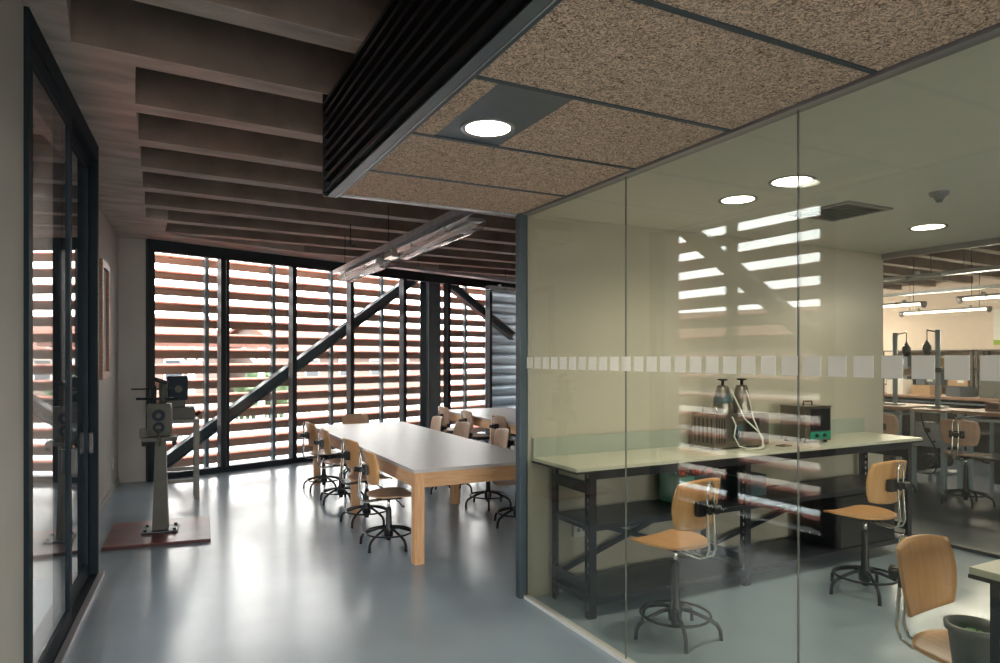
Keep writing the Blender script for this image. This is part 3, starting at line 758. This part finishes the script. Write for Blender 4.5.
for x in (.6, 2.3, 4.1): MB().cyl((x, 0, .03), (x, 0, H-2.75), .004, 8).build('hanger_rod', 'black_metal', rl)
ra = math.atan2(RA[1]-RB[1], RA[0]-RB[0])
def on_rail(f, z, off=.0): return (RB[0]+(RA[0]-RB[0])*f-math.sin(ra)*off, RB[1]+(RA[1]-RB[1])*f+math.cos(ra)*off, z)
batten(on_rail(.235, 2.64, -.04), ra, 1.62, 'unlit sealed tube lamp on the hanging rail, nearest the wood wool ceiling')
batten(on_rail(.765, 2.64, -.04), ra, 1.75, 'unlit sealed tube lamp at the window end of the hanging rail')
t = thing('junction_box', 'small clear junction box between the two tube lamps on the rail', 'junction box', on_rail(.50, 2.675, -.03), ra)
MB().box(-.12, .12, -.05, .05, -.03, .05, .01).build('box_body', 'reflector', t)
# cable tray near window
pc, ac, lc = frame_of((-1.55, 10.9), (1.2, 12.4))
t = thing('cable_tray', 'galvanised cable tray under the ceiling in front of the window', 'cable tray', (*L(-1.55, 9.9), 2.98), aW)
MB().box(0, 5.2, 0, .16, 0, .006).box(0, 5.2, 0, .004, 0, .05).box(0, 5.2, .156, .16, 0, .05).build('tray_channel', 'galv', t)
for x in (.5, 2.5, 4.5): MB().cyl((x, .08, 0), (x, .08, .22), .005, 8).build('hanger_rod', 'black_metal', t)
t = thing('ceiling_hook', 'small dark hook hanging from a concrete beam left of the lighting rail', 'hook', (*L(-1.75, 7.8), 2.93), 0)
MB().tube([(0, 0, .27), (0, 0, .03), (.03, 0, .0), (.06, 0, .03)], .006, 8).build('hook_wire', 'black_metal', t)
batten((*L(.28, 11.9), 2.82), aW, 1.4, 'lit tube lamp above the far table, partly behind the corner post', lit=False)

# ------------------------------------------------------------------ workshop behind
def wbench(y0, y1, label, x=6.1):
    t = thing('workbench', label, 'workbench', (x, y0, 0), 0)
    Ln = y1-y0
    MB().box(0, .8, 0, Ln, .97, 1.01, .004).build('worktop', 'worktop_wood', t)
    MB().box(.03, .77, .02, Ln-.02, .90, .93).build('frame_rail', 'blue_frame', t)
    for yy in (.04, Ln-.09):
        for xx in (.03, .72): MB().box(xx, xx+.05, yy, yy+.05, 0, .969).build('leg', 'blue_frame', t)
    MB().box(.1, .75, .1, Ln-.1, .45, .48).build('shelf', 'shelf_dark', t)
    MB().box(.70, .72, .1, Ln-.1, .1, .9).build('back_panel', 'shelf_dark', t)
    return t
wbench(1.22, 3.2, 'brown topped workbench in the workshop, left of the blue control unit')
wbench(-1.6, .62, 'brown topped workbench in the workshop behind the pinkish chair')
t = thing('control_unit', 'light blue framed control unit with motor between the workshop benches', 'machine', (6.1, .70, 0), 0)
for xx in (0, .55):
    for yy in (0, .36): MB().box(xx, xx+.05, yy, yy+.05, 0, .97).build('leg', 'blue_frame', t)
MB().box(0, .6, 0, .41, .971, 1.0).build('unit_top', 'worktop_wood', t)
MB().box(.01, .5, .055, .355, .55, .84).build('panel_box', 'blue_frame', t)
MB().box(.0, .02, .06, .35, .86, .96).build('drawer_front', 'shelf_dark', t)
MB().cyl((.01, .2, .75), (-.01, .2, .75), .03).cyl((.01, .12, .62), (-.01, .12, .62), .012).build('dial', 'black_plastic', t)
MB().box(.05, .5, .055, .355, .20, .23).build('lower_shelf', 'blue_frame', t)
MB().cyl((.03, .2, .36), (.40, .2, .36), .085, 24).cyl((.0, .2, .36), (.03, .2, .36), .05, 20).build('motor', 'black_metal', t)
MB().box(.04, .3, .08, .33, .47, .54).build('switch_box', 'black_plastic', t)
MB().tube([(-.01, .28, .95), (-.02, .22, .75), (-.02, .1, .55), (-.02, .06, .35), (-.02, .12, .24), (-.01, .25, .22)], .008, 8).build('cable', 'machine_dark', t)
def rig(xy, h, label, arm):
    t = thing('test_stand', label, 'stand', (*xy, 1.01), 0, 'upright test stands on the workshop bench')
    MB().box(-.09, .09, -.09, .09, 0, .02, .003).build('base', 'galv', t)
    MB().cyl((0, 0, .02), (0, 0, h), .03, 16).build('post', 'blue_frame', t)
    MB().cyl((0, 0, h-.03), (.0, arm, h-.0), .008, 8).build('arm', 'chrome', t)
    b1 = MB().lathe([(0, -.20), (.03, -.19), (.052, -.14), (.05, -.08), (.02, -.03), (.008, 0), (0, 0)], 20, (0, arm, h-.12)).build('hanging_bulb', 'dark_glass', t)
    MB().cyl((0, arm, h-.12), (0, arm, h), .006, 8).build('bulb_wire', 'black_plastic', b1)
    MB().box(-.05, .05, -.06, .06, h*.45, h*.45+.06, .004).build('clamp', 'black_metal', t)
rig((6.45, 1.52), .95, 'left upright blue grey test stand with dark hanging bulb', -.15)
rig((6.45, .98), .97, 'right upright blue grey test stand with dark hanging bulb', .13)
# items on the workshop benches
cols = ['cardboard', 'stainless', 'grey_plastic', 'paper_white', 'black_metal', 'slate_plastic', 'wood_brown', 'machine_paint']
items = [((6.55, 1.9), .22, .2, .18, 1, 'steel box instrument at the left end of the workshop bench'), ((6.7, .15), .28, .3, .22, 4, 'black instrument box on the workshop bench behind the chair'),
         ((6.5, -.35), .2, .25, .14, 0, 'brown cardboard box on the right workshop bench'), ((6.4, .3), .12, .18, .10, 6, 'small dark brown box on the workshop bench'),
         ((6.65, -.9), .25, .3, .3, 7, 'grey green instrument at the right end of the workshop bench')]
for (xy, w, d_, h, ci, lab) in items:
    t = thing('instrument_box', lab, 'box', (*xy, 1.01), random.uniform(-.2, .2))
    MB().box(-w/2, w/2, -d_/2, d_/2, 0, h, .006).build('box_body', cols[ci], t)
    MB().box(-w/2-.004, -w/2, -d_*.35, d_*.35, h*.25, h*.8).build('front_panel', 'shelf_dark' if ci != 4 else 'paper_white', t)
# second row of benches and shelving
wbench(-1.5, 1.4, 'middle row workbench in the workshop, right half', 8.9)
wbench(1.5, 4.6, 'middle row workbench in the workshop, left half', 8.9)
words = ['brown', 'steel', 'grey', 'white', 'black', 'slate grey', 'dark brown', 'olive grey']
for i, y in enumerate((.2, .75, 1.2, 1.75, 2.2, 2.75, 3.2)):
    ci = (i*3+1) % 8
    t = thing('parts_crate', words[ci]+' crate on the middle row of workshop benches, number of its colour one', 'crate', (9.25, y, 1.01), random.uniform(-.3, .3))
    t['label'] = words[ci]+' crate on the middle workshop bench, '+('left' if y > 1.9 else 'right')+' part of its row'
    w, d_, h = random.uniform(.2, .35), random.uniform(.2, .4), random.uniform(.12, .35)
    MB().box(-w/2, w/2, -d_/2, -d_/2+.012, .012, h).box(-w/2, w/2, d_/2-.012, d_/2, .012, h).box(-w/2, -w/2+.012, -d_/2+.012, d_/2-.012, .012, h).box(w/2-.012, w/2, -d_/2+.012, d_/2-.012, .012, h).box(-w/2, w/2, -d_/2, d_/2, 0, .012).build('crate_body', cols[ci], t)
    MB().box(-w/2+.02, w/2-.02, -d_/2+.02, d_/2-.02, .012, h*.8).build('crate_contents', cols[(ci+2) % 8], t)
def shelving(y0, label):
    t = thing('storage_rack', label, 'shelving', (12.45, y0, 0), 0)
    for z in (.1, .62, 1.05, 1.42, 1.80): MB().box(0, .5, 0, 1.9, z-.03, z).build('shelf', 'shelf_dark', t)
    for yy in (0, .93, 1.86): MB().box(0, .04, yy, yy+.04, 0, 1.8).box(.46, .5, yy, yy+.04, 0, 1.8).build('upright', 'shelf_dark', t)
for i, y0 in enumerate((-.2, 1.75, 3.7)): shelving(y0, 'dark shelving on the workshop back wall, '+('right', 'middle', 'left')[i]+' unit')
for j, z in enumerate((1.05, 1.42)):
    for i in range(9):
        y = .1+i*.62; ci = (i*5+j*3+2) % 8
        h = random.uniform(.14, .28)
        t = thing('storage_box', words[ci]+' box on the '+('lower', 'upper')[j]+' shelf of the workshop wall, '+('far right', 'far right', 'right', 'right', 'middle', 'middle', 'left', 'far left', 'far left')[i]+' part', 'box', (12.52, y, z), 0, 'boxes on the workshop shelving')
        MB().box(0, .35, 0, random.uniform(.3, .48), 0, h, .005).build('box_body', cols[ci], t)
        MB().box(-.003, 0, .08, .2, h*.3, h*.7).build('box_tag', 'paper_white', t)
# poster
t = thing('wall_notice', 'white notice with green foot on the workshop wall at the right picture edge', 'notice', (12.99, 3.30, 1.9), 0)
MB().box(-.012, 0, -.9, .28, .1, .72).build('notice_sheet', 'paper_white', t)
MB().box(-.012, 0, -.9, .28, 0, .1).build('green_foot', 'paper_green', t)
# workshop lamps
tubes = [((10.45, 3.15, 2.47), 'lit tube lamp in the workshop, lowest and longest one in view', True), ((8.1, .85, 2.47), 'lit tube lamp in the workshop at the right picture edge', True),
         ((11.3, 6.2, 2.47), 'added fill tube lamp in the hidden far corner of the workshop', True), ((8.6, 5.6, 2.47), 'added fill tube lamp in the workshop, unseen behind the cream wall', True),  # unseen lamps added to brighten the workshop wall
         ((10.6, -2.6, 2.47), 'added fill tube lamp out of view at the right of the workshop, deeper one', True), ((7.6, -3.6, 2.47), 'added fill tube lamp out of view at the right of the workshop, nearer one', True),  # two more added out of view to spread the workshop light
         ((8.4, 3.05, 2.47), 'lit tube lamp in the workshop just right of the cream wall', True), ((5.3, 1.0, 2.50), 'unlit grey tube lamp nearest the glass in the workshop', False)]
for p, lab, lit in tubes:
    t = batten(p, PI/2, 1.5, lab, lit)
    for x in (-.6, .6): MB().cyl((x, 0, .04), (x, 0, H-p[2]), .004, 6).build('hanger_rod', 'black_metal', t)
    if lit:
        for sg in (-1, 1):
            l = bpy.data.lights.new('tube_light', 'AREA'); l.shape = 'RECTANGLE'; l.size = 1.4; l.size_y = .08; l.energy = 22 if p[1] in (3.15, .85, 3.05) else (36 if p[1] > 0 else 20); l.color = (1, .87, .74)
            o = bpy.data.objects.new('tube_light', l); COL.objects.link(o); o.parent = t; o.location = (0, sg*.05, -.05); o.rotation_euler = (sg*.85, 0, 0)
for (x, lab) in ((7.0, 'perforated cable tray hung in the workshop nearer the glass'), (9.3, 'thin cable tray hung deeper in the workshop')):
    t = thing('cable_tray', lab, 'cable tray', (x, -3, 2.72), 0)
    MB().box(0, .12, 0, 9, 0, .004).box(0, .003, 0, 9, 0, .05).box(.117, .12, 0, 9, 0, .05).build('tray_channel', 'galv', t)
    for yy in (1, 4, 7): MB().cyl((.06, yy, 0), (.06, yy, H-2.72), .004, 6).build('hanger_rod', 'black_metal', t)

# ------------------------------------------------------------------ outside
eg = struct('ground_outside', (0, 0, -.6)); MB().box(-90, 90, -60, 110, -.2, 0).build('ground_surface', 'ext_ground', eg)
def outp(x, y): return (pW[0]+math.cos(aW)*x-math.sin(aW)*y, pW[1]+math.sin(aW)*x+math.cos(aW)*y)
def house(loc, rotz, w, d_, eave, ridge, label, wall='house_wall'):
    t = thing('house', label, 'house', (*loc, -.6), rotz)
    MB().prism_x([(-d_/2, 0), (d_/2, 0), (d_/2, eave), (0, ridge-.1), (-d_/2, eave)], -w/2, w/2).build('walls', wall, t)
    for sg in (-1, 1):
        MB().bar((0, 0, ridge), (0, sg*(d_/2+.5), eave-.25), w+.8, .14, (0, 0, 1)).build('roof', 'roof_tile', t)
    for i in range(int(w/2.2)):
        x = -w/2+1.1+i*2.2
        f = MB().box(x-.45, x+.45, -d_/2-.05, -d_/2+.02, .9, 2.2).build('window', 'white_paint', t)
        MB().box(x-.38, x+.38, -d_/2-.06, -d_/2-.05, .97, 2.13).build('pane', 'dark_glass', f)
    return t
house(outp(-3.2, 13), aW+.5, 9, 7, 2.7, 4.5, 'low house with red tiled gable roof outside the left end of the window')
house(outp(7, 30), aW-.2, 12, 8, 2.8, 4.6, 'farther house with red tiled roof behind the pergola')
house(outp(20, 26), aW+.1, 12, 8, 2.6, 4.2, 'house with red roof outside the right part of the window')
house(outp(-22, 34), aW+.9, 12, 9, 3.4, 5.6, 'large house far to the left of the window')
ap = thing('apartment_block', 'pale apartment block beyond the sliding door, seen only in reflections', 'building', (-24, -2, -.6), PI/2)
MB().box(-7, 7, 0, 8, 0, 9).build('walls', 'white_paint', ap)
for i in range(5):
    for k in range(3):
        f = MB().box(-6+i*2.6, -4.8+i*2.6, -.05, .01, 1+k*2.8, 2.5+k*2.8).build('window', 'alu', ap)
        MB().box(-5.9+i*2.6, -4.9+i*2.6, -.06, -.05, 1.1+k*2.8, 2.4+k*2.8).build('pane', 'dark_glass', f)
pg = thing('pergola', 'timber pergola with white posts and struts on the terrace outside the window', 'pergola', (*outp(.5, 6.0), -.6), aW+.15)
for i in range(5):
    x = -3+i*1.9
    MB().box(x-.06, x+.06, -.06, .06, 0, 2.5).build('post', 'white_paint', pg)
    MB().bar((x, 0, 1.95), (x+.55, 0, 2.5), .07, .07).bar((x, 0, 1.95), (x-.55, 0, 2.5), .07, .07).build('strut', 'white_paint', pg)
MB().box(-3.6, 5.4, -.07, .07, 2.5, 2.66).build('beam', 'roof_tile', pg)
for i in range(12): MB().box(-3.4+i*.75, -3.32+i*.75, -.9, .9, 2.66, 2.78).build('rafter', 'roof_tile', pg)
rg = thing('terrace_railing', 'white metal railing along the terrace outside the window', 'railing', (*outp(-3, 3.6), -.6), aW+.05)
MB().box(0, 13, -.03, .03, 1.05, 1.11).box(0, 13, -.02, .02, .15, .19).build('handrail', 'white_paint', rg)
mb = MB()
for i in range(100): mb.box(i*.13, i*.13+.02, -.01, .01, .19, 1.05)
mb.build('balusters', 'white_paint', rg)
def bush(loc, r, label):
    t = thing('shrub', label, 'shrub', (*loc, -.6), 0, 'shrubs on the terrace outside')
    b = bmesh.new(); bmesh.ops.create_icosphere(b, subdivisions=4, radius=r)
    for v in b.verts:
        k = 1+.18*math.sin(v.co.x*9+1)*math.sin(v.co.y*11)+.14*math.sin(v.co.z*13+v.co.x*5)+random.uniform(-.07, .07)
        v.co *= k; v.co.z += r*.95+.3
    x = MB(); x.bm.free(); x.bm = b; x.build('foliage', 'leaf', t)
    MB().cyl((0, 0, 0), (0, 0, r), .05, 8).build('stem', 'wood_brown', t)
bush(outp(-1.4, 8.2), .9, 'green bush outside behind the left louvre blades')
bush(outp(6.5, 9.5), .8, 'green bush outside beyond the middle window panes')

# ------------------------------------------------------------------ light
w = bpy.data.worlds.new('world'); scn.world = w; w.use_nodes = True
bg = w.node_tree.nodes['Background']; bg.inputs[0].default_value = (1.0, 0.965, 0.94, 1); bg.inputs[1].default_value = 11.0
def portal(loc, rotz, sx, sz, zc):
    l = bpy.data.lights.new('sky_portal', 'AREA'); l.shape = 'RECTANGLE'; l.size = sx; l.size_y = sz
    l.cycles.is_portal = True
    o = bpy.data.objects.new('sky_portal', l); COL.objects.link(o)
    o.location = (*loc, zc); o.rotation_euler = (-PI/2, 0, rotz)     # -Z (emission) points to -y local: into the room
    return o
portal(outp(4.3, 1.0), aW, 9.6, 3.6, 1.5)
pp = (pL[0]+math.cos(aL)*1.0-math.sin(aL)*1.1, pL[1]+math.sin(aL)*1.0+math.cos(aL)*1.1)
portal(pp, aL, 4.2, 3.6, 1.5)
portal((-1.6, REAR-.3), PI, 3.1, 3.1, 1.62)

portal((1.7, REAR-.3), PI, 1.5, 3.1, 1.62)
# ------------------------------------------------------------------ render settings
scn.view_settings.view_transform = 'Standard'; scn.view_settings.look = 'None'
scn.view_settings.gamma = 1.0; scn.view_settings.use_curve_mapping = False
scn.view_settings.exposure = 0.62
c = scn.cycles
c.use_denoising = True; c.max_bounces = 12; c.diffuse_bounces = 6; c.glossy_bounces = 6; c.transmission_bounces = 8; c.transparent_max_bounces = 24
c.sample_clamp_indirect = 8.0; c.caustics_reflective = False; c.caustics_refractive = False
